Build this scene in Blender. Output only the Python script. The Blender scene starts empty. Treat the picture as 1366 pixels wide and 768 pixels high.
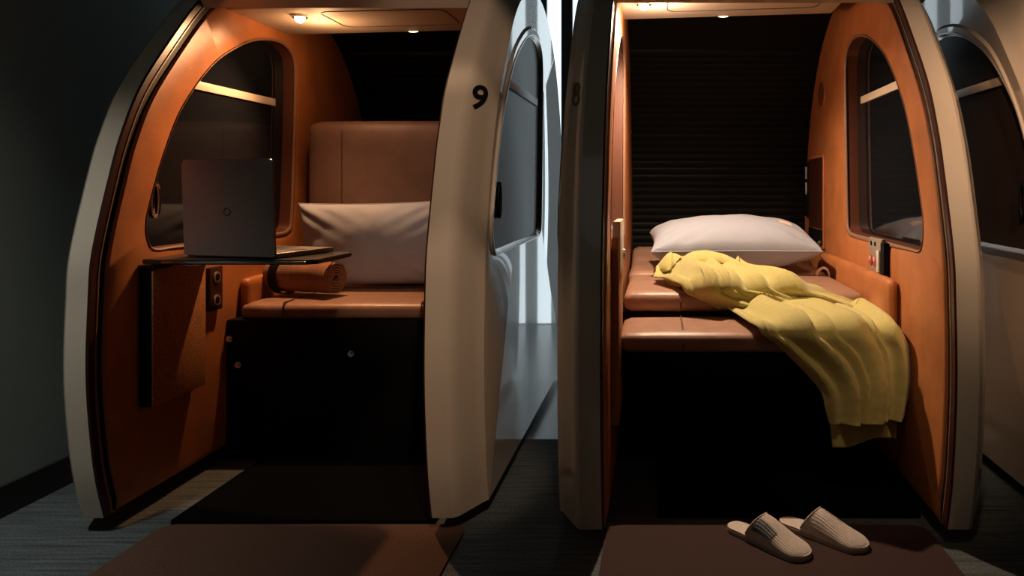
import bpy, bmesh, math, random
from mathutils import Vector, Matrix, noise
from mathutils.bvhtree import BVHTree
random.seed(7)
SC = bpy.context.scene
COL = SC.collection
H = 1.1; F = 1000.0; VX = 880.0; VY = 250.0

# ------------------------------------------------------------ helpers
def link(o, parent=None):
    COL.objects.link(o)
    if parent: o.parent = parent
    return o
def empty(name, loc=(0, 0, 0), rz=0, parent=None):
    o = bpy.data.objects.new(name, None); o.location = loc; o.rotation_euler = (0, 0, rz)
    o.empty_display_size = .1
    return link(o, parent)
def obj(name, bm, mat, parent=None, smooth=True, angle=35):
    bmesh.ops.recalc_face_normals(bm, faces=bm.faces[:])
    me = bpy.data.meshes.new(name); bm.to_mesh(me); bm.free()
    me.materials.append(mat)
    if smooth:
        me.shade_smooth()
        try: me.set_sharp_from_angle(angle=math.radians(angle))
        except Exception: pass
    return link(bpy.data.objects.new(name, me), parent)
def tag(o, label, cat=None, group=None, kind=None):
    if label: o['label'] = label
    if cat: o['category'] = cat
    if group: o['group'] = group
    if kind: o['kind'] = kind
    return o
def box(bm, x0, x1, y0, y1, z0, z1, bev=0, seg=2):
    r = bmesh.ops.create_cube(bm, size=1)
    vs = r['verts']
    for v in vs:
        v.co = Vector(((x0+x1)/2+v.co.x*(x1-x0), (y0+y1)/2+v.co.y*(y1-y0), (z0+z1)/2+v.co.z*(z1-z0)))
    if bev:
        es = list({e for v in vs for e in v.link_edges})
        bmesh.ops.bevel(bm, geom=es, offset=bev, segments=seg, affect='EDGES', profile=.5)
    return bm
def newbox(*a, **k):
    return box(bmesh.new(), *a, **k)
def tube(bm, pts, r, seg=10, closed=False, taper=None):
    pts = [Vector(p) for p in pts]; n = len(pts); rings = []
    up = Vector((0, 0, 1)); prev = None
    for i, p in enumerate(pts):
        if closed: d = pts[(i+1) % n]-pts[i-1]
        else: d = pts[min(i+1, n-1)]-pts[max(i-1, 0)]
        d.normalize()
        if prev is None:
            a = d.cross(up)
            if a.length < .1: a = d.cross(Vector((1, 0, 0)))
        else: a = prev-d*prev.dot(d)
        a.normalize(); prev = a; b = d.cross(a)
        rr = r*(taper(i/(n-1)) if taper else 1)
        rings.append([bm.verts.new(p+a*rr*math.cos(t)+b*rr*math.sin(t)) for t in [2*math.pi*k/seg for k in range(seg)]])
    m = n if closed else n-1
    for i in range(m):
        A, B = rings[i], rings[(i+1) % n]
        for k in range(seg):
            bm.faces.new((A[k], A[(k+1) % seg], B[(k+1) % seg], B[k]))
    if not closed:
        bm.faces.new(rings[0][::-1]); bm.faces.new(rings[-1])
    return bm
def disc(bm, c, axis, r, h, seg=32, bev=0):
    M = Vector((0, 0, 1)).rotation_difference(Vector(axis)).to_matrix().to_4x4(); M.translation = Vector(c)
    res = bmesh.ops.create_cone(bm, cap_ends=True, segments=seg, radius1=r, radius2=r, depth=h, matrix=M)
    if bev:
        es = [e for e in {e for v in res['verts'] for e in v.link_edges} if any(len(f.verts) > 4 for f in e.link_faces)]
        bmesh.ops.bevel(bm, geom=es, offset=bev, segments=2, affect='EDGES')
    return bm
def grid(bm, P, closed_u=False, closed_v=False):
    V = [[bm.verts.new(p) for p in row] for row in P]
    nu, nv = len(V), len(V[0])
    for i in range(nu if closed_u else nu-1):
        for j in range(nv if closed_v else nv-1):
            i2, j2 = (i+1) % nu, (j+1) % nv
            bm.faces.new((V[i][j], V[i2][j], V[i2][j2], V[i][j2]))
    return V
def catmull(pts, n=8, closed=False):
    out = []; m = len(pts)
    rng = range(m) if closed else range(m-1)
    for i in rng:
        if closed: p = [pts[(i-1) % m], pts[i], pts[(i+1) % m], pts[(i+2) % m]]
        else: p = [pts[max(i-1, 0)], pts[i], pts[i+1], pts[min(i+2, m-1)]]
        for k in range(n):
            t = k/n
            out.append(tuple(.5*((2*b)+(-a+c)*t+(2*a-5*b+4*c-d)*t*t+(-a+3*b-3*c+d)*t**3) for a, b, c, d in zip(*p)))
    if not closed: out.append(tuple(pts[-1]))
    return out
def lerp(a, b, t): return a+(b-a)*t
def sstep(a, b, x):
    t = min(1, max(0, (x-a)/(b-a))); return t*t*(3-2*t)

# ------------------------------------------------------------ materials
def mat(name, color, rough=.5, metal=0, spec=.5, coat=0, noise_amt=0, noise_scale=40, bump=0, bump_scale=200,
        emit=None, strength=0, sheen=0, transmission=0, bump_kind='noise', coat_rough=.03):
    m = bpy.data.materials.new(name); m.use_nodes = True
    nt = m.node_tree; b = nt.nodes['Principled BSDF']
    b.inputs['Base Color'].default_value = (*color, 1)
    b.inputs['Roughness'].default_value = rough
    b.inputs['Metallic'].default_value = metal
    b.inputs['Specular IOR Level'].default_value = spec
    b.inputs['Coat Weight'].default_value = coat
    b.inputs['Coat Roughness'].default_value = coat_rough
    b.inputs['Sheen Weight'].default_value = sheen
    b.inputs['Transmission Weight'].default_value = transmission
    if emit:
        b.inputs['Emission Color'].default_value = (*emit, 1); b.inputs['Emission Strength'].default_value = strength
    tc = nt.nodes.new('ShaderNodeTexCoord')
    if noise_amt:
        n = nt.nodes.new('ShaderNodeTexNoise'); n.inputs['Scale'].default_value = noise_scale; n.inputs['Detail'].default_value = 6
        nt.links.new(tc.outputs['Object'], n.inputs['Vector'])
        r = nt.nodes.new('ShaderNodeValToRGB')
        r.color_ramp.elements[0].position = .3; r.color_ramp.elements[1].position = .7
        r.color_ramp.elements[0].color = (*[c*(1-noise_amt) for c in color], 1)
        r.color_ramp.elements[1].color = (*[min(1, c*(1+noise_amt)) for c in color], 1)
        nt.links.new(n.outputs['Fac'], r.inputs['Fac']); nt.links.new(r.outputs['Color'], b.inputs['Base Color'])
    if bump:
        if bump_kind == 'noise':
            n2 = nt.nodes.new('ShaderNodeTexNoise'); n2.inputs['Detail'].default_value = 4
        else:
            n2 = nt.nodes.new('ShaderNodeTexVoronoi')
        n2.inputs['Scale'].default_value = bump_scale
        nt.links.new(tc.outputs['Object'], n2.inputs['Vector'])
        bp = nt.nodes.new('ShaderNodeBump'); bp.inputs['Strength'].default_value = bump; bp.inputs['Distance'].default_value = .002
        nt.links.new(n2.outputs[0], bp.inputs['Height']); nt.links.new(bp.outputs['Normal'], b.inputs['Normal'])
    return m
M = {}
M['shell'] = mat('cream_gelcoat', (.62, .52, .42), .22, coat=1, noise_amt=.03, noise_scale=3)
M['lining'] = mat('tan_leather', (.44, .155, .05), .42, noise_amt=.16, noise_scale=9, bump=.25, bump_scale=380, bump_kind='v')
M['seal'] = mat('dark_red_rubber', (.045, .012, .008), .35)
M['reveal'] = mat('dark_brown_reveal', (.10, .030, .014), .5)
M['piping'] = mat('pale_piping', (.26, .14, .09), .4)
M['black'] = mat('black_laminate', (.0035, .0035, .004), .55, spec=.15)
M['rear'] = mat('black_shutter', (.0035, .003, .003), .55, spec=.12)
M['glass'] = mat('privacy_glass', (.008, .009, .012), .05, spec=.5)
M['glass_out'] = mat('tinted_glass', (.055, .037, .028), .2, spec=.02)
M['rim'] = mat('satin_rim', (.62, .6, .58), .18, metal=.7)
M['bar'] = mat('frosted_bar', (.74, .60, .47), .35)
M['chrome'] = mat('chrome', (.8, .8, .82), .12, metal=1)
M['seat'] = mat('brown_leather', (.34, .19, .13), .36, noise_amt=.12, noise_scale=14, bump=.2, bump_scale=420, bump_kind='v')
M['back'] = mat('shaded_brown_leather', (.20, .112, .085), .42, noise_amt=.10, noise_scale=12, bump=.2, bump_scale=420, bump_kind='v')  # seat leather darkened: the backrest's dimmer light is put into the colour
M['stitch'] = mat('stitching', (.10, .045, .028), .6)
M['plate'] = mat('matt_black_shade', (.003, .003, .003), .95, spec=.02)  # flat black standing in for shade on the floor before the seat
M['mat_red'] = mat('dark_red_mat_pile', (.035, .013, .009), .95, noise_amt=.3, noise_scale=160, bump=.6, bump_scale=300)
M['visor'] = mat('visor_plastic', (.62, .5, .39), .6, noise_amt=.02, noise_scale=3)
M['groove'] = mat('visor_groove', (.12, .08, .06), .5)
M['pillow'] = mat('grey_cotton', (.31, .325, .385), .9, sheen=.1, bump=.35, bump_scale=60)
M['throw'] = mat('lime_knit', (.46, .40, .125), .85, sheen=.3, noise_amt=.06, noise_scale=60, bump=.5, bump_scale=260)
M['blanket'] = mat('brown_fleece', (.24, .095, .04), .9, sheen=.2, noise_amt=.2, noise_scale=60, bump=.5, bump_scale=200)
M['slipper'] = mat('slipper_towelling', (.62, .52, .45), .95, noise_amt=.08, noise_scale=90, bump=.6, bump_scale=240)
M['sole'] = mat('slipper_sole', (.40, .32, .27), .9)
M['print'] = mat('grey_print', (.17, .165, .17), .8, noise_amt=.4, noise_scale=120)
M['laptop'] = mat('dark_aluminium', (.23, .20, .19), .40, metal=.25, noise_amt=.04, noise_scale=80)
M['laptop_mark'] = mat('polished_mark', (.035, .03, .03), .25, metal=.8)
M['table'] = mat('dark_table', (.02, .014, .012), .3, coat=.3)
M['screen'] = mat('dark_screen', (.01, .01, .012), .1)
M['keys'] = mat('keys', (.012, .012, .012), .5)
M['pocket'] = mat('speckled_tan_fabric', (.42, .17, .05), .75, noise_amt=.55, noise_scale=230, bump=.5, bump_scale=300)
M['device'] = mat('grey_plastic', (.28, .22, .18), .4)
M['red'] = mat('red_button', (.45, .06, .04), .35)
M['white'] = mat('white_plastic', (.6, .55, .5), .4)
M['tape'] = mat('pale_label', (.70, .52, .42), .8)
M['decal'] = mat('black_decal', (.006, .006, .006), .3)
M['lamp'] = mat('lamp_lens', (1, .8, .6), .3, emit=(1, .62, .30), strength=28)
M['led'] = mat('small_led', (1, .8, .6), .3, emit=(1, .72, .45), strength=3)
M['wall'] = mat('grey_green_paint', (.34, .385, .36), .75, noise_amt=.04, noise_scale=5, bump=.08, bump_scale=120)
M['base'] = mat('baseboard_vinyl', (.018, .016, .014), .45)
M['ceil'] = mat('dark_ceiling', (.05, .05, .05), .9)
M['pane'] = mat('bright_pane', (.9, .95, 1), .4, emit=(.80, .94, 1), strength=1.5)
M['mullion'] = mat('mullion_grey', (.07, .08, .085), .4)
M['mat'] = mat('brown_mat_pile', (.080, .034, .019), .95, noise_amt=.3, noise_scale=160, bump=.6, bump_scale=300)

def floor_material():
    m = bpy.data.materials.new('ribbed_carpet'); m.use_nodes = True; nt = m.node_tree; b = nt.nodes['Principled BSDF']
    tc = nt.nodes.new('ShaderNodeTexCoord')
    n = nt.nodes.new('ShaderNodeTexNoise'); n.inputs['Scale'].default_value = 140; n.inputs['Detail'].default_value = 5
    nt.links.new(tc.outputs['Object'], n.inputs['Vector'])
    mp = nt.nodes.new('ShaderNodeMapping'); mp.inputs['Scale'].default_value = (4, 75, 1)
    nt.links.new(tc.outputs['Object'], mp.inputs['Vector'])
    n2 = nt.nodes.new('ShaderNodeTexNoise'); n2.inputs['Scale'].default_value = 1; n2.inputs['Detail'].default_value = 3
    nt.links.new(mp.outputs['Vector'], n2.inputs['Vector'])
    mx = nt.nodes.new('ShaderNodeMath'); mx.operation = 'MULTIPLY'
    nt.links.new(n.outputs['Fac'], mx.inputs[0]); nt.links.new(n2.outputs['Fac'], mx.inputs[1])
    r = nt.nodes.new('ShaderNodeValToRGB')
    r.color_ramp.elements[0].position = .12; r.color_ramp.elements[0].color = (.022, .026, .027, 1)
    r.color_ramp.elements[1].position = .42; r.color_ramp.elements[1].color = (.115, .13, .132, 1)
    nt.links.new(mx.outputs[0], r.inputs['Fac']); nt.links.new(r.outputs['Color'], b.inputs['Base Color'])
    bp = nt.nodes.new('ShaderNodeBump'); bp.inputs['Strength'].default_value = .5; bp.inputs['Distance'].default_value = .003
    nt.links.new(mx.outputs[0], bp.inputs['Height']); nt.links.new(bp.outputs['Normal'], b.inputs['Normal'])
    b.inputs['Roughness'].default_value = .85
    return m
M['carpet'] = floor_material()
M['vinyl'] = mat('pale_vinyl', (.30, .34, .35), .28, noise_amt=.05, noise_scale=4)

# ------------------------------------------------------------ room
XL, XR, YF, YB, ZC = -2.2, 4.2, -2.2, 6.0, 2.75
def struct(name, bm, m, parent=None, **k):
    o = obj(name, bm, m, parent, **k)
    if not parent: o['kind'] = 'structure'
    return o
struct('floor', newbox(XL, XR, YF, 3.28, -.1, 0), M['carpet'])
struct('trim_1', newbox(XL, XR, 3.28, YB, -.1, 0), M['vinyl'])
struct('ceiling', newbox(XL-.1, XR+.1, YF-.1, YB+.1, ZC, ZC+.1), M['ceil'])
struct('wall_left', newbox(XL-.1, XL, YF-.1, YB+.1, -.1, ZC), M['wall'])
struct('wall_right', newbox(XR, XR+.1, YF-.1, YB+.1, -.1, ZC), M['wall'])
struct('wall_back', newbox(XL, XR, YB+.06, YB+.16, -.1, ZC), M['wall'])
struct('wall_front', newbox(XL, XR, YF-.1, YF, -.1, ZC), M['wall'])
struct('baseboard_left', newbox(XL, XL+.012, YF, YB, 0, .105, bev=.003), M['base'])
# glazed back wall: narrow bright panes between grey mullions
win = empty('window_1', (0, YB, 0)); win['kind'] = 'structure'
cent = [-.945+.205*k for k in range(-6, 10)]
for x0 in cent:
    obj('mullion', newbox(max(x0-.045, XL+.002), x0+.045, -.03, .055, 0.005, ZC-.005, bev=.004), M['mullion'], win)
    obj('window_pane', newbox(x0+.045, x0+.16, .02, .035, .01, ZC-.01), M['pane'], win, smooth=False)

# ------------------------------------------------------------ pod profiles (Y, Z), pod-local
PROF = [(2.382, .05), (2.337, .224), (2.307, .50), (2.315, .753), (2.332, .906), (2.41, 1.16), (2.457, 1.282), (2.54, 1.438),
        (2.681, 1.613), (2.874, 1.82), (3.06, 1.95), (3.28, 2.045), (3.52, 2.085), (3.78, 2.07), (4.02, 1.99), (4.26, 1.83),
        (4.46, 1.58), (4.59, 1.28), (4.66, .95), (4.67, .6), (4.63, .3), (4.57, .05)]
OUT = catmull(PROF, 8)
WPTS = [(2.60, .885), (2.565, .93), (2.562, .99), (2.577, 1.04), (2.611, 1.126), (2.643, 1.2), (2.729, 1.359), (2.834, 1.483), (2.958, 1.594),
        (3.088, 1.671), (3.229, 1.733), (3.36, 1.765), (3.485, 1.773), (3.577, 1.745), (3.612, 1.69), (3.615, 1.57), (3.60, 1.28),
        (3.575, .95), (3.54, .90), (3.45, .887), (3.0, .885), (2.7, .883)]
WIN = catmull(WPTS, 5, closed=True)
CC = (3.25, 1.28)
def polar(poly, ang):
    cx, cz = CC; dx, dz = math.cos(ang), math.sin(ang); best = None; n = len(poly)
    for i in range(n):
        a = poly[i]; b = poly[(i+1) % n]
        ex, ez = b[0]-a[0], b[1]-a[1]
        den = dx*ez-dz*ex
        if abs(den) < 1e-12: continue
        t = ((a[0]-cx)*ez-(a[1]-cz)*ex)/den
        s = ((a[0]-cx)*dz-(a[1]-cz)*dx)/den
        if t > 0 and -1e-6 <= s <= 1+1e-6 and (best is None or t > best): best = t
    return (cx+dx*best, cz+dz*best)
def shrinkpoly(poly, d, keep=False):
    n = len(poly); out = []
    for i in range(n):
        a = poly[i-1]; b = poly[i]; c = poly[(i+1) % n]
        t1 = Vector((b[0]-a[0], b[1]-a[1])); t2 = Vector((c[0]-b[0], c[1]-b[1]))
        if t1.length: t1.normalize()
        if t2.length: t2.normalize()
        n1 = Vector((t1.y, -t1.x)); n2 = Vector((t2.y, -t2.x))
        m = n1+n2
        if m.length < 1e-6: m = n1
        m.normalize(); k = d/max(.45, m.dot(n1))
        out.append((b[0]+m.x*k, b[1]+m.y*k))
    return out
OIN = [(3.42+(y-3.42)*.865, .05+(z-.05)*.96) for y, z in OUT]
OTRIM = shrinkpoly(OUT, .028)
OLIN = shrinkpoly(OUT, .062)
for _p in (OTRIM, OLIN):
    _p[0] = (_p[0][0], .052); _p[-1] = (_p[-1][0], .052)
WOUT = shrinkpoly(WIN, -.012)      # widened on the outside
ANG = [2*math.pi*i/220 for i in range(220)]
for poly in (OUT, OIN, OTRIM, OLIN):
    for p in (poly[0], poly[-1]):
        ANG.append(math.atan2(p[1]-CC[1], p[0]-CC[0]) % (2*math.pi))
for p in WIN[:15]: ANG.append(math.atan2(p[1]-CC[1], p[0]-CC[0]) % (2*math.pi))
ANG = sorted(set(round(a, 5) for a in ANG))
RO, RT, RL, RW, RWO = [[polar(p, a) for a in ANG] for p in (OUT, OTRIM, OLIN, WIN, WOUT)]
RI = [(3.42+(y-3.42)*.865, .05+(z-.05)*.96) for y, z in RO]
RWO2 = [polar(shrinkpoly(WIN, -.055), a) for a in ANG]
RW2 = [polar(shrinkpoly(WIN, -.010), a) for a in ANG]
RWs = [polar(shrinkpoly(WIN, -.022), a) for a in ANG]
RB = [(lerp(a[0], b[0], k), lerp(a[1], b[1], k)) for a, b, k in [(p, q, sstep(1.35, 1.75, q[1])) for p, q in zip(RWs, RWO2)]]
RWI = [polar(shrinkpoly(WIN, .006), a) for a in ANG]
RW3 = [polar(shrinkpoly(WIN, .012), a) for a in ANG]

def torus_rings(rings):
    bm = bmesh.new()
    grid(bm, [[Vector((x, y, z)) for (y, z) in ring] for x, ring in rings], closed_u=True, closed_v=True)
    return bm
def mix(A, B, t): return [(lerp(a[0], b[0], t), lerp(a[1], b[1], t)) for a, b in zip(A, B)]

TH = .15
def side_panel(pod, s, hw, number=None, vent=False):
    X = lambda d: s*(hw+d)
    rings = [(X(.002), RO), (X(.012), RO), (X(.066), RO), (X(.072), mix(RO, RI, .03))]
    rings += [(X(.075+.070*t), mix(RO, RI, t**1.05)) for t in (.1, .3, .5, .7, .9)]
    rings += [(X(.149), mix(RO, RI, .985)), (X(.150), RI), (X(.150), RB), (X(.158), mix(RB, RWO, .3)), (X(.158), mix(RB, RWO, .8)), (X(.148), RWO), (X(.10), RW2), (X(.06), RW2), (X(.002), RW2)]
    sh = obj('side_panel', torus_rings(rings), M['shell'], pod, angle=28)
    bvh_bm = torus_rings(rings); bvh = BVHTree.FromBMesh(bvh_bm); bvh_bm.free()
    # dark seal, pale piping, leather lining
    obj('edge_seal', torus_rings([(X(.002), RO), (X(-.004), mix(RO, RT, .15)), (X(-.004), mix(RO, RT, .95)), (X(.002), RT)]), M['seal'], sh)
    obj('piping', torus_rings([(X(.002), RT), (X(-.006), mix(RT, RL, .08)), (X(-.006), mix(RT, RL, .22)), (X(.002), mix(RT, RL, .3))]), M['piping'], sh)
    obj('inner_seal', torus_rings([(X(.002), mix(RT, RL, .3)), (X(-.0015), mix(RT, RL, .34)), (X(-.0015), mix(RT, RL, .98)), (X(.002), RL)]), M['black'], sh)
    obj('leather_lining', torus_rings([(X(.002), RL), (X(-.008), mix(RL, RW, .01)), (X(-.012), mix(RL, RW, .03)), (X(-.012), mix(RL, RW, .95)), (X(-.008), mix(RL, RW, .985)), (X(0), RW), (X(.02), RW2), (X(.02), RL)]), M['lining'], sh, angle=50)
    obj('window_reveal', torus_rings([(X(-.002), RW), (X(.045), RWI), (X(.052), RWI), (X(.052), RW2), (X(.0), RW2)]), M['reveal'], sh)
    # bright edge line, inner and outer panes, bar and oval pull on both sides
    obj('window_trim', torus_rings([(X(-.0125), mix(RW, RL, .012)), (X(-.0135), mix(RW, RL, .006)), (X(-.0135), RW), (X(-.008), RWI), (X(-.004), RWI), (X(-.004), RW)]), M['piping'], sh)
    obj('window_rim', torus_rings([(X(.157), RWO), (X(.161), mix(RWO, RWs, .2)), (X(.161), mix(RWO, RWs, .6)), (X(.150), mix(RWO, RWs, .6)), (X(.142), RW)]), M['rim'], sh)
    for k, (d0, d1) in enumerate(((.046, .050), (.140, .144))):
        bm = bmesh.new()
        for d in (d0, d1):
            vs = [bm.verts.new((X(d), y, z)) for y, z in (RW if k else RWI)]; bm.faces.new(vs)
        obj('window_pane', bm, M['glass'] if k == 0 else M['glass_out'], sh, smooth=False)
        dd = .042 if k == 0 else .148
        obj('frosted_bar', newbox(min(X(dd-.004), X(dd+.004)), max(X(dd-.004), X(dd+.004)), 2.852, 3.52, 1.482, 1.516, bev=.002), M['bar'], sh)
        bm = bmesh.new(); pts = []
        for q in range(28):
            t = 2*math.pi*q/28; pts.append((X(.040 if k == 0 else .150), 2.685+.018*math.cos(t), 1.055+.045*math.sin(t)+.015*(1 if math.sin(t) > 0 else -1)*abs(math.sin(t))**.3))
        tube(bm, pts, .0065, 8, closed=True)
        obj('pull_ring', bm, M['chrome'] if (k == 0 and s < 0) else M['black'], sh)
    if number:
        cu = bpy.data.curves.new('num', 'FONT'); cu.body = number; cu.size = .145; cu.extrude = .0; cu.offset = .0035 if number == '9' else 0; cu.align_x = 'CENTER'; cu.align_y = 'CENTER'
        to = bpy.data.objects.new('num', cu); COL.objects.link(to)
        bpy.context.view_layer.update()
        me = to.evaluated_get(bpy.context.evaluated_depsgraph_get()).to_mesh()
        tb = bmesh.new(); tb.from_mesh(me)
        bpy.data.objects.remove(to)
        bmesh.ops.triangulate(tb, faces=tb.faces[:])
        for _ in range(4):
            bmesh.ops.subdivide_edges(tb, edges=[e for e in tb.edges if e.calc_length() > .010], cuts=1)
            bmesh.ops.triangulate(tb, faces=tb.faces[:])
        zc, tt = 1.405, .40
        def yo(poly, z):
            for a, b in zip(poly, poly[1:]):
                if a[1] <= z <= b[1]: return lerp(a[0], b[0], (z-a[1])/(b[1]-a[1]))
        yc = lerp(yo(OUT, zc), yo(OIN, zc), tt); dy = yo(OIN, zc)-yo(OUT, zc)
        C = Vector((X(.072+.073*tt), yc, zc))
        U = Vector((s*.078, dy, 0)).normalized()
        W = Vector((0, lerp(yo(OUT, zc+.05), yo(OIN, zc+.05), tt)-yc, .05)).normalized()
        N = U.cross(W)
        if N.x*s < 0: N = -N
        if s < 0: U = -U
        for v in tb.verts:
            p = C+U*v.co.x*1.25+W*v.co.y
            hit = bvh.ray_cast(p+N*.06, -N)
            v.co = (hit[0] if hit[0] else p)+N*.003
        obj('pod_number', tb, M['decal'], sh, smooth=False)
    return sh, bvh

def arc_between(z0, z1, poly, front=True):
    pass
def slab_from_profile(pts, hw, th):
    """pts: open (Y,Z) polyline; sheet of thickness th (inwards) across the pod width"""
    ins = []
    n = len(pts)
    for i in range(n):
        a = Vector(pts[max(i-1, 0)]); b = Vector(pts[min(i+1, n-1)]); t = (b-a).normalized()
        nn = Vector((t.y, -t.x)); ins.append((pts[i][0]+nn.x*th, pts[i][1]+nn.y*th))
    bm = bmesh.new()
    loop = list(pts)+ins[::-1]
    L = [bm.verts.new((-hw, y, z)) for y, z in loop]; R = [bm.verts.new((hw, y, z)) for y, z in loop]
    m = len(loop)
    for i in range(m): bm.faces.new((L[i], L[(i+1) % m], R[(i+1) % m], R[i]))
    for V, o in ((L, 1), (R, -1)):
        for i in range(n-1):
            f = (V[i], V[i+1], V[m-2-i], V[m-1-i]); bm.faces.new(f if o > 0 else f[::-1])
    return bm

def cushion(x0, x1, y0, y1, z0, z1, bev=.025, puff=.008, rot=None, cuts=10):
    bm = bmesh.new(); box(bm, x0, x1, y0, y1, z0, z1)
    bmesh.ops.subdivide_edges(bm, edges=bm.edges[:], cuts=cuts, use_grid_fill=True)
    cx, cy, cz = (x0+x1)/2, (y0+y1)/2, (z0+z1)/2; hx, hy, hz = (x1-x0)/2, (y1-y0)/2, (z1-z0)/2
    r = min(bev, hx, hy, hz)
    for v in bm.verts:
        p = v.co-Vector((cx, cy, cz))
        # redistribute towards the edges then round
        q = Vector([math.copysign(1-(1-min(1, abs(c)/h))**1.6, c)*h for c, h in zip(p, (hx, hy, hz))])
        core = Vector([max(-(h-r), min(h-r, c)) for c, h in zip(q, (hx, hy, hz))])
        d = q-core
        if d.length > 1e-9: q = core+d.normalized()*min(r, d.length) if d.length > r else q
        e = (1-(q.x/hx)**4)*(1-(q.y/hy)**4)
        e2 = (1-(q.x/hx)**4)*(1-(q.z/hz)**4)
        q.z += math.copysign(puff*max(0, e), q.z)*(abs(q.z)/hz)
        q.y += math.copysign(puff*.6*max(0, e2), q.y)*(abs(q.y)/hy)
        q.z += .0012*noise.noise((q+Vector((cx, cy, cz)))*9)
        v.co = q+Vector((cx, cy, cz))
    return bm

def control_panel(parent, x, s, y, z, tilt=0):
    """small wall-mounted socket and switch plate; x is the lining face, s=-1 faces +X"""
    d = -s
    r = obj('control_plate', newbox(min(x, x+d*.018), max(x, x+d*.018), y-.075, y+.10, z-.07, z+.085, bev=.006), M['device'], parent)
    obj('side_housing', newbox(min(x, x+d*.024), max(x, x+d*.024), y-.125, y-.078, z-.10, z+.075, bev=.006), M['black'], r)
    for k in (0, 1):
        bm = bmesh.new(); disc(bm, (x+d*.020, y+.06-k*.055, z-.005), (1, 0, 0), .021, .006, 24)
        o = obj('push_button', bm, M['red'], r)
        bm = bmesh.new(); disc(bm, (x+d*.0235, y+.06-k*.055, z+.002), (1, 0, 0), .010, .004, 20)
        obj('button_centre', bm, M['white'], r)
        bm = bmesh.new(); disc(bm, (x+d*.019, y+.06-k*.055, z+.062), (1, 0, 0), .009, .004, 20)
        obj('indicator', bm, M['black'], r)
    obj('switch', newbox(min(x+d*.018, x+d*.026), max(x+d*.018, x+d*.026), y-.062, y-.03, z-.045, z+.04, bev=.003), M['white'], r)

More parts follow.
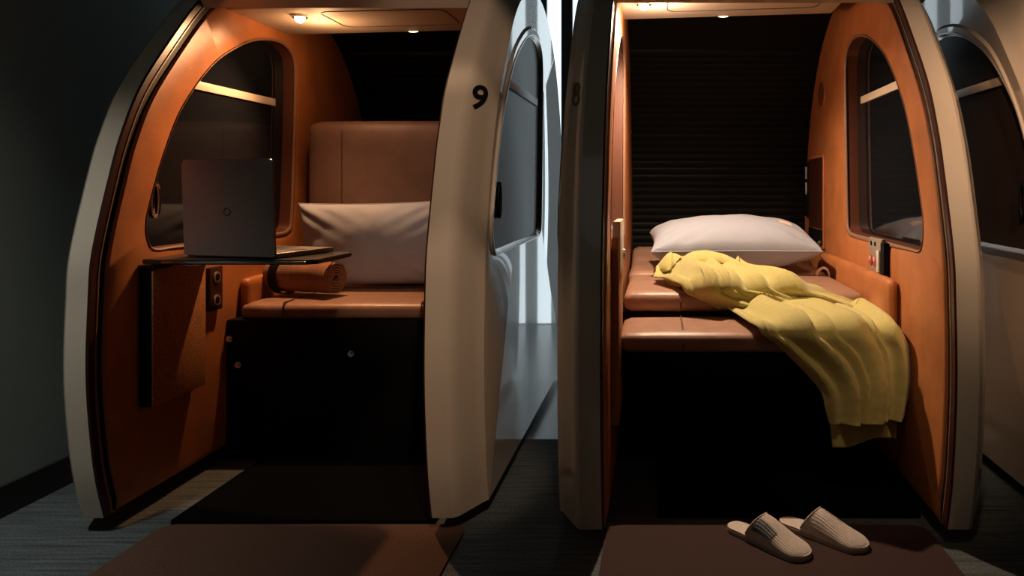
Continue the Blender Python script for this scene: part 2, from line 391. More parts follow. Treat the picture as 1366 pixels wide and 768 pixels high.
def make_pod(name, loc, hw, label, kind, visor_z, lamp_x, lamp_y, num_left=None, num_right=None, tilt=0):
    pod = empty(name, (loc[0], loc[1], 0)); tag(pod, label, 'sleeping pod', 'row of sleeping pods')
    shL, bL = side_panel(pod, -1, hw, num_left)
    shR, bR = side_panel(pod, 1, hw, num_right)
    # roof from the front lip over the top, rear wall down to the base
    lip = next(i for i, p in enumerate(OUT) if p[1] > 1.80)
    top_end = next(i for i, p in enumerate(OUT) if p[0] > 4.18)
    obj('roof', slab_from_profile(OUT[lip:top_end+1], hw+.01, .035), M['shell'], pod, angle=40)
    obj('headlining', slab_from_profile(shrinkpoly(OUT, .036)[lip+1:top_end+1], hw-.001, .008), M['rear'], pod, angle=40)
    # rear shutter with horizontal slats
    pts = shrinkpoly(OUT, .03)[top_end:-4]
    dens = []
    for a, b in zip(pts, pts[1:]):
        for k in range(6): dens.append((lerp(a[0], b[0], k/6), lerp(a[1], b[1], k/6)))
    cum = 0; prof = []; last = dens[0]
    for p in dens:
        cum += math.dist(p, last); last = p
        w = abs(((cum/.042) % 1)-.5)*2
        prof.append((p[0]-.010*(1-w**4), p[1]))
    obj('rear_shutter', slab_from_profile(prof, hw-.001, .02), M['rear'], pod, angle=60)
    # ceiling visor with lamp
    vz = visor_z; y0, y1 = 3.03, 3.545; vh = hw-.03
    bm = bmesh.new(); box(bm, -vh, vh, y0, y1, vz, vz+.05, bev=.012, seg=3)
    vis = obj('ceiling_visor', bm, M['visor'], pod)
    bm = bmesh.new()
    gx0, gx1, gy0, gy1, gr = lamp_x+.10, vh-.1, y0+.08, y1-.14, .05
    loop = []
    for cx_, cy_, a0 in ((gx1-gr, gy1-gr, 0), (gx0+gr, gy1-gr, 90), (gx0+gr, gy0+gr, 180), (gx1-gr, gy0+gr, 270)):
        for k in range(7):
            a = math.radians(a0+15*k); loop.append((cx_+gr*math.cos(a), cy_+gr*math.sin(a), vz-.0005))
    tube(bm, loop, .003, 6, closed=True); obj('recess_line', bm, M['groove'], vis)
    bm = bmesh.new(); disc(bm, (lamp_x, lamp_y, vz-.004), (0, 0, 1), .033, .01, 32, bev=.002); obj('lamp_ring', bm, M['chrome'], vis)
    bm = bmesh.new(); bmesh.ops.create_uvsphere(bm, u_segments=20, v_segments=12, radius=.021, matrix=Matrix.Translation((lamp_x, lamp_y, vz-.010)))
    obj('lamp_lens', bm, M['lamp'], vis)
    bm = bmesh.new(); bmesh.ops.create_uvsphere(bm, u_segments=16, v_segments=8, radius=.018, matrix=Matrix.Translation((lamp_x+.36, y1-.01, vz+.002)) @ Matrix.Diagonal((1.4, .6, .35, 1)))
    obj('night_light', bm, M['led'], vis)
    if tilt: vis.rotation_euler = (0, tilt, 0); vis.location = (0, 0, vz*(1-math.cos(tilt)))
    # base box under the seat
    by = 3.03 if kind != 'bed' else 3.10
    base = obj('seat_base', newbox(-hw+.0125, hw-.0125, by, 4.45, .0, .565 if kind != 'bed' else .60, bev=.006), M['black'], pod)
    obj('shade_slab', newbox(-hw+.17, hw-.0125, 2.44 if kind != 'bed' else 2.57, by, .0, .018, bev=.006), M['plate'], pod)  # added black slab imitating the shade on the floor below the seat
    for kx, kz in ((-.49, .49), (-.455, .385), (.0, .43)):
        bm = bmesh.new()
        disc(bm, (kx, by-.006, kz), (0, 1, 0), .013, .012, 20, bev=.003); disc(bm, (kx, by-.016, kz), (0, 1, 0), .008, .012, 16, bev=.002)
        obj('knob', bm, M['chrome'], base)
    for s in ((1,) if kind == 'bed' else (-1, 1)):        # soft bolster along both sides above the seat
        xa = s*(hw-.012); xb = s*(hw-.058)
        yb = 2.80 if kind == 'bed' else 3.12
        bm = cushion(min(xa, xb), max(xa, xb), yb, 3.95 if kind == 'bed' else 3.60, .56, .765 if kind == 'bed' else .72, bev=.022, puff=.004)
        obj('side_bolster', bm, M['lining'], pod)
    if kind == 'seat' or kind == 'plain':
        c = obj('seat_cushion', cushion(-hw+.06, hw-.06, 3.04, 3.62, .562, .628, bev=.028, puff=.006), M['seat'], pod)
        for sx in (-.28, .28):
            bm = bmesh.new(); tube(bm, [(sx, 3.60-.555*t, .6335-.0005*abs(t)) for t in [k/16 for k in range(17)]]+[(sx, 3.036, .615), (sx, 3.036, .58)], .0035, 6)
            obj('seam', bm, M['stitch'], c)
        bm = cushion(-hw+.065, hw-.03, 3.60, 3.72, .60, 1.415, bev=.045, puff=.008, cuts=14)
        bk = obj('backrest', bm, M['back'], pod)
        for sx in (-.28, .28):
            bm = bmesh.new(); tube(bm, [(sx, 3.5945, .64+.72*t) for t in [k/16 for k in range(17)]]+[(sx, 3.62, 1.408), (sx, 3.66, 1.417)], .003, 6)
            obj('seam', bm, M['stitch'], bk)
    else:
        # extended bed: leg cushion pulled out in front, long mattress behind, low head rise
        obj('pull_out_frame', newbox(-hw+.03, hw-.06, 2.755, 3.10, .43, .515, bev=.006), M['black'], pod)
        obj('legrest_cushion', cushion(-hw+.03, hw-.06, 2.735, 3.095, .512, .582, bev=.03, puff=.006), M['seat'], pod)
        c = bpy.context
        lc = COL.objects[-1] if False else pod.children[-1]
        bm = bmesh.new(); tube(bm, [(-.27, 3.09, .5845), (-.27, 2.95, .589), (-.27, 2.80, .5875), (-.27, 2.752, .577), (-.27, 2.731, .55), (-.27, 2.733, .525)], .0035, 6)
        obj('seam', bm, M['stitch'], lc)
        m1 = obj('mattress', cushion(-hw+.03, hw-.06, 3.075, 3.72, .60, .682, bev=.035, puff=.005), M['seat'], pod)
        bm = bmesh.new(); tube(bm, [(-.27, 3.70, .686), (-.27, 3.3, .688), (-.27, 3.14, .686), (-.27, 3.092, .672), (-.27, 3.07, .645), (-.27, 3.073, .615)], .0035, 6)
        obj('seam', bm, M['stitch'], m1)
        bm = cushion(-hw+.02, hw-.06, 3.735, 4.44, .60, .69, bev=.035, puff=.004)
        for v in bm.verts:
            if v.co.z > .62: v.co.z += .07*sstep(4.1, 4.4, v.co.y)
        obj('head_cushion', bm, M['seat'], pod)
        bm = bmesh.new(); pts = []
        for k in range(15):
            a = math.pi*k/14; pts.append((hw-.115+.03*math.cos(a), 3.62-.01*math.sin(a), .678+.045*math.sin(a)))
        tube(bm, pts, .006, 8); 
        for v in bm.verts: v.co.y = 3.62+(v.co.y-3.62)*2.2
        obj('pull_loop', bm, M['tape'], m1)
    return pod, shL, shR

# three pods of the row
HWL, HWR = .52, .529
PLX, PRX, PRY = -1.245, .354, -.08
podL, pl_l, pl_r = make_pod('sleeping_pod', (PLX, 0), HWL, 'left pod numbered 9 with upright seat, laptop table and grey pillow', 'seat', 1.832, -.232, 3.17, num_right='9', tilt=math.radians(-1.4))
podR, pr_l, pr_r = make_pod('sleeping_pod', (PRX, PRY), HWR, 'right pod opened into a flat bed under a lime throw', 'bed', 1.888, -.365, 3.24, num_left='8', tilt=math.radians(-1.7))
pod3, p3_l, p3_r = make_pod('sleeping_pod', (1.953, -.05), .525, 'pod at the far right edge, only its cream side and arched window showing', 'plain', 1.86, -.3, 3.29, tilt=0)

# ---- left pod: stowage box, control plate
xin = -HWL+.012
pk = obj('table_housing', newbox(xin, xin+.044, 2.52, 2.815, .36, .825, bev=.004), M['black'], podL)  # sides coloured black to imitate the unlit narrow face
obj('fabric_face', newbox(xin+.043, xin+.050, 2.521, 2.814, .361, .824, bev=.003), M['pocket'], pk)
obj('housing_cap', newbox(xin-.001, xin+.056, 2.516, 2.819, .824, .835, bev=.003), M['black'], pk)
cpl = obj('socket_plate', newbox(xin, xin+.020, 2.89, 2.975, .62, .79, bev=.004), M['seal'], podL)
for zz in (.66, .75):
    bm = bmesh.new(); disc(bm, (xin+.021, 2.932, zz), (1, 0, 0), .022, .006, 24, bev=.001); obj('socket', bm, M['device'], cpl)
    bm = bmesh.new(); disc(bm, (xin+.0235, 2.932, zz), (1, 0, 0), .014, .004, 20); obj('socket_well', bm, M['black'], cpl)
# ---- right pod: stowed table, control plate, vent, niche, light strip
xinr = HWR-.012
pk = obj('table_housing', newbox(-xinr, -xinr+.026, 2.60, 2.86, .30, .93, bev=.004), M['pocket'], podR)
obj('stowed_tabletop', newbox(-xinr+.004, -xinr+.030, 2.62, 2.84, .80, .985, bev=.003), M['bar'], pk)
bm = bmesh.new(); disc(bm, (-xinr+.034, 2.80, .86), (1, 0, 0), .02, .01, 20, bev=.002); obj('latch', bm, M['chrome'], pk)
control_panel(podR, xinr, 1, 3.04, .815)
bm = bmesh.new()
vent = obj('vent', disc(bmesh.new(), (xinr-.003, 4.09, 1.60), (1, 0, 0), .072, .008, 40, bev=.002), M['lining'], podR)
for k in range(-5, 6):
    zz = k*.0115; ln = math.sqrt(max(0, .064**2-zz**2))
    obj('vent_slot', newbox(xinr-.011, xinr-.0055, 4.09-ln, 4.09+ln, 1.60+zz-.002, 1.60+zz+.002), M['black'], vent)
ni = obj('storage_niche', newbox(xinr-.012, xinr, 4.02, 4.40, .775, 1.275, bev=.004), M['lining'], podR)
obj('niche_back', newbox(xinr-.0145, xinr-.011, 4.035, 4.385, .88, 1.26), M['seal'], ni)
obj('niche_pocket', newbox(xinr-.0165, xinr-.011, 4.035, 4.385, .79, .875), M['black'], ni)
bm = bmesh.new(); disc(bm, (xinr-.02, 4.10, .80), (1, 0, 0), .022, .014, 20, bev=.003); obj('socket', bm, M['chrome'], ni)
ls = obj('switch_strip', newbox(xinr-.014, xinr, 4.44, 4.50, .93, 1.25, bev=.004), M['black'], podR)
for z0 in (1.06, 1.15): obj('rocker_switch', newbox(xinr-.018, xinr-.012, 4.45, 4.475, z0, z0+.07, bev=.002), M['white'], ls)

# ------------------------------------------------------------ table + laptop
bm = bmesh.new()
tp = [(-1.748, 2.53), (-1.66, 2.50), (-1.18, 2.50), (-1.15, 2.53), (-1.15, 2.80), (-1.18, 2.83), (-1.748, 2.83)]
A = [bm.verts.new((x-PLX, y, .842)) for x, y in tp]; B = [bm.verts.new((x-PLX, y, .858)) for x, y in tp]
bm.faces.new(A[::-1]); bm.faces.new(B)
for i in range(len(tp)): bm.faces.new((A[i], A[(i+1) % len(tp)], B[(i+1) % len(tp)], B[i]))
bmesh.ops.bevel(bm, geom=bm.edges[:], offset=.003, segments=2, affect='EDGES')
pt = obj('table_top', bm, M['table'], podL)
obj('table_edge', newbox(-1.66-PLX, -1.18-PLX, 2.4955, 2.4995, .846, .854, bev=.001), M['chrome'], pt)
obj('swing_arm', newbox(xin+.004, -1.62-PLX, 2.60, 2.70, .826, .842, bev=.004), M['chrome'], pt)

lap = empty('laptop', (-1.478, 2.585, .859), math.radians(-15))
tag(lap, 'dark grey laptop standing open on the fold-out table in pod 9', 'laptop')
LW, LD, LH = .380, .285, .332
obj('base', newbox(-LW/2, LW/2, .0, LD, .0005, .018, bev=.004), M['laptop'], lap)
obj('keyboard', newbox(-LW/2+.02, LW/2-.02, .03, .17, .0175, .0195, bev=.0008), M['keys'], lap)
obj('touchpad', newbox(-.055, .055, .185, .265, .0178, .0186), M['keys'], lap)
def lid_box(x0, x1, y0, y1, z0, z1, bev, m, name, parent, seg=3):
    bm = newbox(x0, x1, y0, y1, z0, z1, bev=bev, seg=seg)
    a = math.radians(3)
    for v in bm.verts:
        y, z = v.co.y, v.co.z-.014
        v.co.y = y*math.cos(a)-z*math.sin(a)+.004; v.co.z = y*math.sin(a)+z*math.cos(a)+.014
    return obj(name, bm, m, parent)
# lid with rounded corners
def rounded_plate(w, h, r, t0, t1):
    bm = bmesh.new(); pts = []
    for cx, cz, a0 in ((w/2-r, h-r, 0), (-w/2+r, h-r, 90), (-w/2+.004, .004, 180), (w/2-.004, .004, 270)):
        rr = r if cz > .1 else .004
        for k in range(6):
            a = math.radians(a0+18*k); pts.append((cx+rr*math.cos(a), cz+rr*math.sin(a)))
    A = [bm.verts.new((x, t0, z)) for x, z in pts]; B = [bm.verts.new((x, t1, z)) for x, z in pts]
    bm.faces.new(A); bm.faces.new(B[::-1]); n = len(pts)
    for i in range(n): bm.faces.new((A[i], A[(i+1) % n], B[(i+1) % n], B[i]))
    bmesh.ops.bevel(bm, geom=[e for e in bm.edges if abs(e.verts[0].co.y-e.verts[1].co.y) < 1e-6], offset=.002, segments=2, affect='EDGES')
    return bm
bm = rounded_plate(LW, LH, .014, -.009, 0.0)
lean = Matrix.Rotation(math.radians(2), 4, 'X')
for v in bm.verts: v.co = lean @ v.co; v.co.z += .006; v.co.y -= 0.002
lid = obj('lid', bm, M['laptop'], lap)
bm = bmesh.new(); tube(bm, [(.0+.013*math.cos(2*math.pi*k/28), -.0125-.5*.0, .158+.013*math.sin(2*math.pi*k/28)) for k in range(28)], .0012, 6, closed=True)
for v in bm.verts: v.co.y -= .158*math.tan(math.radians(2))-.0005
obj('lid_mark', bm, M['laptop_mark'], lid)
bm = newbox(-LW/2+.01, LW/2-.01, .0, .0015, .02, LH-.012)
for v in bm.verts: v.co = lean @ v.co; v.co.z += .006; v.co.y -= 0.0015
obj('screen', bm, M['screen'], lid)

# ------------------------------------------------------------ pillows
def pillow_mesh(w, h, T, seed=0, crisp=.5, flange=.012):
    bm = bmesh.new(); n = 56; m = 44
    def P(i, j, sgn):
        u = -1+2*i/n; v = -1+2*j/m
        u = math.sin(u*math.pi/2)*.55+u*.45; v = math.sin(v*math.pi/2)*.55+v*.45
        x = u*w/2*(1-.045*(1-u*u)*0-.05*(1-abs(v)**2)*abs(u)**3)
        y = v*h/2*(1-.06*(1-abs(u)**2)*abs(v)**3)
        t = ((1-abs(u)**2.2)*(1-abs(v)**2.2))
        t = t**.42*T/2
        q = Vector((x*9, y*9, seed+sgn*3))
        cr = (max(abs(u), abs(v)))**3
        wr = .010*noise.noise(q*.55)+.006*cr*noise.noise(Vector((x*26, y*9, seed)))+.004*noise.noise(q*1.6)
        ang = math.atan2(v*(-1 if v > 0 else -1), u)
        rad = .007*abs(u*v)*math.sin(18*(abs(u)-abs(v))+seed)
        edge = min(1, (1-max(abs(u), abs(v)))*9)
        return Vector((x, y, sgn*max(.0005, t+(wr+rad)*edge) if edge > 0 else 0))
    rows = {}
    for sgn in (1, -1):
        for i in range(n+1):
            for j in range(m+1):
                edge = i in (0, n) or j in (0, m)
                key = (i, j, 0 if edge else sgn)
                if key not in rows: rows[key] = bm.verts.new(P(i, j, sgn))
        def g(i, j): return rows[(i, j, 0 if (i in (0, n) or j in (0, m)) else sgn)]
        for i in range(n):
            for j in range(m):
                f = (g(i, j), g(i+1, j), g(i+1, j+1), g(i, j+1))
                bm.faces.new(f if sgn > 0 else f[::-1])
    return bm
def seam_piping(w, h, r=.003):
    pts = []
    for k in range(120):
        t = k/120*4; s = int(t); a = -1+2*(t-s)
        u, v = [(a, -1), (1, a), (-a, 1), (-1, -a)][s]
        x = u*w/2*(1-.05*(1-abs(v)**2)*abs(u)**3); y = v*h/2*(1-.06*(1-abs(u)**2)*abs(v)**3)
        pts.append((x, y, 0))
    bm = bmesh.new(); tube(bm, pts, r, 6, closed=True); return bm
pl = obj('pillow', pillow_mesh(.73, .39, .20, 2.3), M['pillow'])
pl.matrix_world = Matrix.Translation((-1.275, 3.435, .842)) @ Matrix.Rotation(math.radians(-1.5), 4, 'Y') @ Matrix.Rotation(math.radians(96), 4, 'X')
tag(pl, 'grey pillow propped upright against the backrest of pod 9', 'pillow', 'grey pillows')
obj('edge_piping', seam_piping(.73, .39), M['pillow'], pl)
pr = obj('pillow', pillow_mesh(.80, .50, .245, 5.1), M['pillow'])
pr.matrix_world = Matrix.Translation((.352, 3.71, .834)) @ Matrix.Rotation(math.radians(1.5), 4, 'Z') @ Matrix.Rotation(math.radians(7), 4, 'X')
tag(pr, 'plump pale grey pillow lying flat at the head of the bed', 'pillow', 'grey pillows')
obj('edge_piping', seam_piping(.79, .50), M['pillow'], pr)
def patch(parent, x0, x1, y0, y1, w, h, T, seed, m):
    src = BVHTree.FromPolygons([v.co.copy() for v in parent.data.vertices], [tuple(p.vertices) for p in parent.data.polygons])
    bm = bmesh.new(); rows = []
    for i in range(7):
        r = []
        for j in range(7):
            x = lerp(x0, x1, i/6); y = lerp(y0, y1, j/6)
            hit = src.ray_cast(Vector((x, y, 1)), Vector((0, 0, -1))); r.append(hit[0]+Vector((0, 0, .0015)))
        rows.append(r)
    grid(bm, rows); return obj('care_label', bm, m, parent)
patch(pr, .225, .285, -.10, -.03, .8, .5, .2, 0, M['tape'])

# ------------------------------------------------------------ rolled blanket
def roll_mesh(L, R, turns=5.2, th=.0105):
    bm = bmesh.new(); n = 260; A = []; B = []
    for k in range(n+1):
        t = k/n; a = 2*math.pi*turns*t; r = .010+(R-.010)*t
        wob = 1+.035*math.sin(a*1.0+.6)+.02*math.sin(3*a)
        ri, ro = r*wob, (r+th*.62)*wob
        A.append((ri*math.cos(a), ri*math.sin(a))); B.append((ro*math.cos(a), ro*math.sin(a)))
    secs = []
    for s in range(13):
        x = L*s/12
        row = []
        for (py, pz) in A+B[::-1]:
            w = .004*noise.noise(Vector((x*16, py*22, pz*22)))
            rr = math.hypot(py, pz); k = (rr+w)/rr
            row.append(Vector((x+(.006*noise.noise(Vector((py*30, pz*30, 3))) if s in (0, 12) else 0), py*k, pz*k)))
        secs.append(row)
    V = grid(bm, secs, closed_v=True); m = len(V[0])
    for E in (V[0], V[-1]):
        for k in range(n): bm.faces.new((E[k], E[k+1], E[m-2-k], E[m-1-k]))
    return bm
rb = obj('rolled_blanket', roll_mesh(.325, .066), M['blanket'])
rb.location = (-1.375, 3.19, .716); rb.rotation_euler = (0, 0, math.radians(162))
tag(rb, 'brown blanket rolled up tight on the seat of pod 9', 'blanket')
bm = bmesh.new()
sec = []
for k in range(48):
    a = 2*math.pi*k/48; r = .0805*(1+.03*math.sin(a+.6)); sec.append([Vector((x, r*f*math.cos(a), r*f*math.sin(a))) for x, f in ((.25, 1), (.25, 1.02), (.29, 1.02), (.29, 1))])
grid(bm, sec, closed_u=True, closed_v=True); obj('strap', bm, M['black'], rb)

# ------------------------------------------------------------ lime throw
BEDF = 2.655        # front plane of the leg cushion (world Y)
def pix(px, py, Y): return Vector(((px-VX)*Y/F, Y, H-(py-VY)*Y/F))
def on_bed(px, py):
    # mattress top, then leg cushion top, then hanging plane
    zt = .695; Y = (H-zt)*F/(py-VY)
    if Y > 3.36: return pix(px, py, 3.36)
    if Y > 3.02: return pix(px, py, Y)
    zt = .60; Y2 = (H-zt)*F/(py-VY)
    if Y2 > 3.0: 
        return pix(px, py, 3.0)
    if Y2 > BEDF-.02: return pix(px, py, Y2)
    return pix(px, py, BEDF-.035)
LE = [(872, 376), (905, 385), (935, 398), (968, 416), (1000, 437), (1030, 452), (1055, 476), (1078, 500), (1095, 522), (1101, 545), (1106, 562)]
UE = [(905, 343), (948, 352), (985, 364), (1035, 374), (1085, 384), (1135, 400), (1180, 424), (1206, 452), (1211, 486), (1210, 522), (1203, 556)]
def throw(LEp, UEp, nu, nv, amp, seed, off=0., sink=.0):
    L = catmull(LEp, 12); U = catmull(UEp, 12); n = len(L)
    rows = []
    for i in range(nu+1):
        t = i/nu*(n-1); a = int(min(n-2, math.floor(t))); f = t-a
        lp = [lerp(L[a][k], L[a+1][k], f) for k in (0, 1)]; up = [lerp(U[a][k], U[a+1][k], f) for k in (0, 1)]
        row = []
        for j in range(nv+1):
            v = j/nv
            px = lerp(lp[0], up[0], v); py = lerp(lp[1], up[1], v)
            row.append(on_bed(px, py))
        rows.append(row)
    # smooth the base so it bridges the step between the cushions
    for _ in range(10):
        new = [[p.copy() for p in r] for r in rows]
        for i in range(1, nu):
            for j in range(nv+1):
                new[i][j] = rows[i][j]*.5+(rows[i-1][j]+rows[i+1][j])*.25
        rows = new
    out = []
    for i in range(nu+1):
        row = []
        for j in range(nv+1):
            u = i/nu; v = j/nv
            a = rows[min(i+1, nu)][j]-rows[max(i-1, 0)][j]; b = rows[i][min(j+1, nv)]-rows[i][max(j-1, 0)]
            nn = b.cross(a)
            if nn.length < 1e-9: nn = Vector((0, -1, 1))
            nn.normalize()
            if nn.z-nn.y < 0: nn = -nn
            hang = sstep(.55, .8, u)
            w = v+.035*math.sin(5*u+.7)+.05*noise.noise(Vector((u*3.2, v*1.5, seed)))*(1-.4*hang)
            def ridge(c, wd, h, sharp=2.0): return h*math.exp(-abs((w-c)/wd)**sharp)
            hgt = ridge(.04, .05, .034)+ridge(.25, .07, .046)+ridge(.54, .14, .042)+ridge(.885, .065, .042)+ridge(.40, .03, .016)+ridge(.70, .028, .014)
            hgt *= lerp(1.1, 1.0, hang)
            head = 1-sstep(.12, .50, u)
            hgt += head*((.055*(.5-abs(noise.noise(Vector((u*8, w*6, seed+2))))*2))+.014*abs(math.sin(w*17+u*9)))
            hgt += .010*noise.noise(Vector((u*7, v*3, seed+6)))+.0025*noise.noise(Vector((u*30, v*13, seed+4)))+.0008*noise.noise(Vector((u*80, v*40, seed)))
            hgt += .012
            e = min(1, min(v, 1-v)*9); hgt = hgt*(.25+.75*e)
            bd = b.normalized() if b.length > 1e-9 else Vector((1, 0, 0))
            p = rows[i][j]+nn*(hgt+.006+off)+bd*(hgt-.02)*lerp(.9, .5, hang)*math.sin(math.pi*v)
            row.append(p)
        out.append(row)
    bm = bmesh.new(); grid(bm, out); return bm
th = obj('throw_blanket', throw(LE, UE, 150, 70, .040, 1.7), M['throw'])
md = th.modifiers.new('thick', 'SOLIDIFY'); md.thickness = .005; md.offset = -1
tag(th, 'lime green throw blanket trailing over the front edge of the bed', 'blanket')
# folded under-layer showing below the hem, and the turned-over fold at the head end
LE2 = [(1098, 500), (1106, 530), (1112, 560), (1113, 592)]
UE2 = [(1196, 470), (1199, 510), (1198, 550), (1193, 584)]
def under():
    rows = []
    for i in range(41):
        row = []
        for j in range(41):
            u = i/40; v = j/40
            lp = [lerp(1100, 1111, u), lerp(500, 596, u)]; up = [lerp(1200, 1194, u), lerp(500, 582, u)]
            px = lerp(lp[0], up[0], v); py = lerp(lp[1], up[1], v)+3*math.sin(v*7)*u
            row.append(pix(px, py, 2.636-.008*math.sin(9*v+1)-.006*math.sin(17*v)))
        rows.append(row)
    bm = bmesh.new(); grid(bm, rows); return bm
o = obj('folded_layer', under(), M['throw'], th); md = o.modifiers.new('thick', 'SOLIDIFY'); md.thickness = .005
def fold_over():
    # a soft doubled loop standing on the mattress in front of the pillow
    path = catmull([(908, 350, 3.36), (922, 338, 3.38), (950, 336, 3.36), (976, 345, 3.30), (1004, 362, 3.22)], 10)
    rows = []
    for (px, py, Y) in path:
        row = []
        for k in range(19):
            a = math.pi*(k/18)
            c = pix(px, py+12, Y)
            row.append(c+Vector((.015*math.cos(a), -.065*math.cos(a), .045*math.sin(a)+.005*noise.noise(Vector((px*.05, a*2, 0))))))
        rows.append(row)
    bm = bmesh.new(); grid(bm, rows); return bm
o = obj('fold', fold_over(), M['throw'], th); md = o.modifiers.new('thick', 'SOLIDIFY'); md.thickness = .006

# ------------------------------------------------------------ slippers
def slipper(loc, rz, label, patchy):
    root = empty('slipper', loc, rz); tag(root, label, 'slipper', 'pair of slippers')
    L = .300
    def hwid(t):   # t 0 heel .. 1 toe
        pts = [(0, .032), (.12, .033), (.25, .035), (.45, .038), (.65, .046), (.80, .050), (.90, .050), (1, .047)]
        w = .03
        for (a, wa), (b, wb) in zip(pts, pts[1:]):
            if a <= t <= b: w = lerp(wa, wb, (t-a)/(b-a))
        if t < .11: w *= math.sqrt(max(0, 1-((.11-t)/.11)**2))
        if t > .84: w *= math.sqrt(max(0, 1-((t-.84)/.16)**2))
        return w
    ts = [0, .01, .03, .06, .1, .16, .23, .3, .38, .46, .54, .62, .7, .77, .83, .88, .92, .955, .98, .995, 1]
    def sole_bm(z0, z1, sc):
        bm = bmesh.new(); pts = [((t-.5)*L, max(.0006, hwid(t)*sc)) for t in ts]
        loop = pts+[(x, -w) for x, w in pts[::-1]]
        A = [bm.verts.new((x, y, z0)) for x, y in loop]; B = [bm.verts.new((x, y, z1)) for x, y in loop]; n = len(loop)
        bm.faces.new(A[::-1]); bm.faces.new(B)
        for i in range(n): bm.faces.new((A[i], A[(i+1) % n], B[(i+1) % n], B[i]))
        bmesh.ops.remove_doubles(bm, verts=bm.verts[:], dist=.0008)
        return bm
    obj('sole', sole_bm(.0005, .011, 1.02), M['sole'], root)
    ins = obj('insole', sole_bm(.011, .017, .97), M['slipper'], root)
    rows = []
    NU, NV = 48, 64
    for i in range(NU+1):
        f = i/NU; 
        row = []
        for j in range(NV+1):
            a = math.pi*j/NV
            st = .29+.17*math.sin(a)            # opening edge curves
            t = lerp(st, .997, 1-(1-f)**1.4)
            w = hwid(min(.999, t))*1.02
            hgt = (.052*(1-sstep(.40, 1.02, t))+.016)*math.sqrt(max(0, 1-max(0, (t-.80)/.2)**2.5))
            hgt *= 1.12-.12*sstep(.5, .8, t)
            rib = .0022*abs(math.sin(a*17))
            cx = math.cos(a); sx = math.sin(a)**.75 if a not in (0, math.pi) else 0
            lift = rib*math.sin(a)*min(1, (1-f)*8)
            row.append(Vector(((t-.5)*L, (w+lift)*cx, .010+(hgt+lift)*sx)))
        rows.append(row)
    bm = bmesh.new(); grid(bm, rows)
    up = obj('upper', bm, M['slipper'], root, angle=80); md = up.modifiers.new('t', 'SOLIDIFY'); md.thickness = .004; md.offset = -1
    if patchy:
        bm = bmesh.new()
        grid(bm, [[rows[i][j]*1.0+Vector((0, (.0012 if rows[i][j].y > 0 else -.0012), .0012)) for j in range(42, 59)] for i in range(2, 17)])
        for v in bm.verts: v.co.y -= 0
        o = obj('printed_patch', bm, M['print'], up)
    # rolled hem along the opening
    bm = bmesh.new(); tube(bm, [tuple(rows[0][j]) for j in range(2, NV-1)], .0028, 6); obj('hem', bm, M['slipper'], root)
    return root
def place(p0, p1):
    a = Vector(((p0[0]-VX)*H/(p0[1]-VY), H*F/(p0[1]-VY))); b = Vector(((p1[0]-VX)*H/(p1[1]-VY), H*F/(p1[1]-VY)))
    return (a+b)/2, math.atan2(b.y-a.y, b.x-a.x)
c, a = place((972, 706), (1081, 751)); slipper((c.x, c.y, .0075), a, 'towelling slipper nearer the camera, grey print on its side', True)
c, a = place((1038, 699), (1162, 740)); slipper((c.x, c.y, .0075), a, 'towelling slipper further right and closer to the pod, plain ribbed upper', False)

# ------------------------------------------------------------ mats in front of the pods
def make_mat(x0, x1, y0, y1, label, m='mat'):
    bm = bmesh.new(); r = .05; pts = []
    for cx, cy, a0 in ((x1-r, y1-r, 0), (x0+r, y1-r, 90), (x0+r, y0+r, 180), (x1-r, y0+r, 270)):
        for k in range(7):
            a = math.radians(a0+15*k); pts.append((cx+r*math.cos(a), cy+r*math.sin(a)))
    A = [bm.verts.new((x, y, .0)) for x, y in pts]; B = [bm.verts.new((x, y, .007)) for x, y in pts]; n = len(pts)
    bm.faces.new(A[::-1]); bm.faces.new(B)
    for i in range(n): bm.faces.new((A[i], A[(i+1) % n], B[(i+1) % n], B[i]))
    o = obj('floor_mat', bm, M[m]); tag(o, label, 'mat', 'brown mats before the pods'); return o
make_mat(-1.61, -.622, 1.2, 2.435, 'brown mat on the floor in front of pod 9')
make_mat(-.172, .86, 1.2, 2.43, 'dark reddish mat with the slippers on it before the bed pod', 'mat_red')

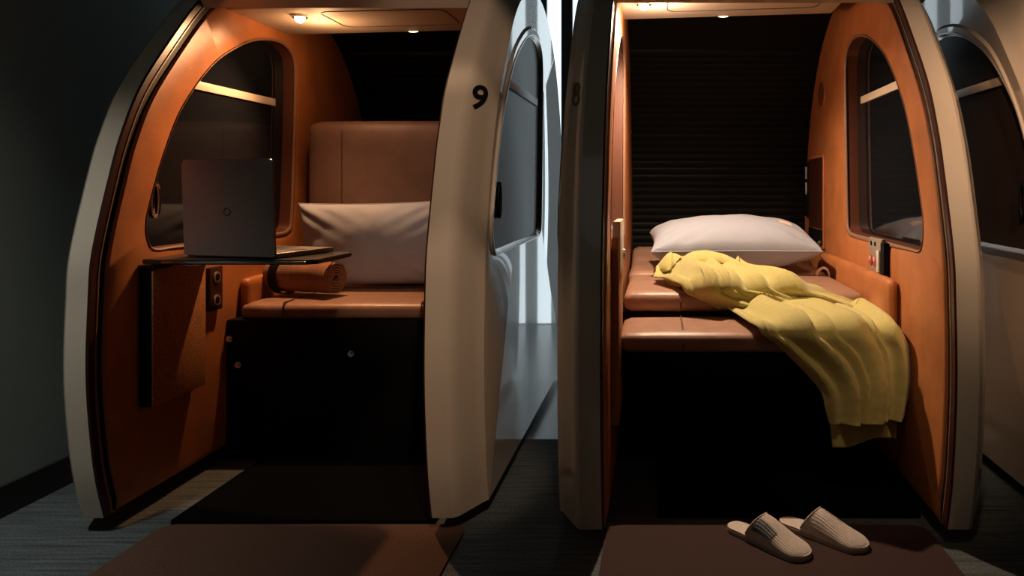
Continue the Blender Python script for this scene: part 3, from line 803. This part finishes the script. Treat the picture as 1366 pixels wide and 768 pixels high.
# ------------------------------------------------------------ lights
def light(kind, name, loc, energy, color, size=.02, target=None, angle=60, blend=.4):
    l = bpy.data.lights.new(name, kind); l.energy = energy; l.color = color
    if kind == 'AREA': l.size = size; l.spread = math.radians(angle)
    else: l.shadow_soft_size = size
    o = bpy.data.objects.new(name, l); o.location = loc; COL.objects.link(o)
    if kind == 'SPOT': l.spot_size = math.radians(angle); l.spot_blend = blend
    if target:
        o.rotation_euler = (Vector(target)-Vector(loc)).to_track_quat('-Z', 'Y').to_euler()
    return o
WL, WR = (1, .53, .25), (1, .74, .52)
def pod_lamp(x, y, z, col, p, dx, dy, bl, cone):
    light('SPOT', 'pod_lamp_beam', (x, y, z-.06), p, col, .018, (x+dx, y-dy, 0), cone, bl)
    light('POINT', 'pod_lamp_glow', (x, y, z-.10), p*.05, col, .04)
pod_lamp(PLX-.232, 3.27, 1.832, WL, 60, -.15, 1.0, 1, 132)
pod_lamp(PRX-.365, 3.16, 1.888, WR, 104, 0, .2, .8, 166)
# added unseen spots in front of the pods, brightening rims, sides and throw
W3 = (1, .74, .54)
for zt, p in ((1.80, 70), (1.30, 85), (.50, 125)):
    light('SPOT', 'added_spot', (.0, .5, 2.65), p, (1, .70, .48), .04, (-.69, 2.42, zt), 15.5, .6)
light('SPOT', 'added_spot', (-2.05, .4, 2.65), 7, W3, .04, (-1.95, 2.35, .8), 34, .9)
light('SPOT', 'added_spot', (1.0, .5, 2.65), 135, (1, .66, .42), .04, (1.15, 2.5, 1.3), 36, .8)
light('SPOT', 'added_spot', (.5, .9, 2.65), 95, (1, .60, .36), .04, (1.5, 2.7, 1.1), 30, .8)
light('SPOT', 'added_spot', (.5, 1.1, 2.65), 42, (1, .70, .44), .05, (.80, 2.6, .45), 24, .9)
light('AREA', 'added_fill', (-2.1, 1.4, 2.7), 4.5, (.95, 1, .93), .15, (-2.14, 1.9, 0), 64)  # added unseen fill brightening the left wall and floor
light('AREA', 'added_fill', (.6, -.6, 2.7), 1.6, (1, .93, .85), 2.4, (.6, -.6, 0), 180)  # added unseen fill, lifts the laptop lid and front faces

w = bpy.data.worlds.new('World'); SC.world = w; w.use_nodes = True
w.node_tree.nodes['Background'].inputs['Color'].default_value = (.5, .6, .65, 1)
w.node_tree.nodes['Background'].inputs['Strength'].default_value = .0

# ------------------------------------------------------------ camera
cam = bpy.data.cameras.new('camera'); co = bpy.data.objects.new('camera', cam); COL.objects.link(co)
co.location = (0, 0, H); co.rotation_euler = (math.radians(90), 0, 0)
cam.sensor_width = 36; cam.lens = F/1366*36
cam.shift_x = -(VX-683)/1366; cam.shift_y = -(384-VY)/1366
cam.clip_start = .05
SC.camera = co
SC.view_settings.view_transform = 'Standard'; SC.view_settings.look = 'None'
SC.view_settings.gamma = 1; SC.view_settings.use_curve_mapping = False; SC.view_settings.exposure = 0
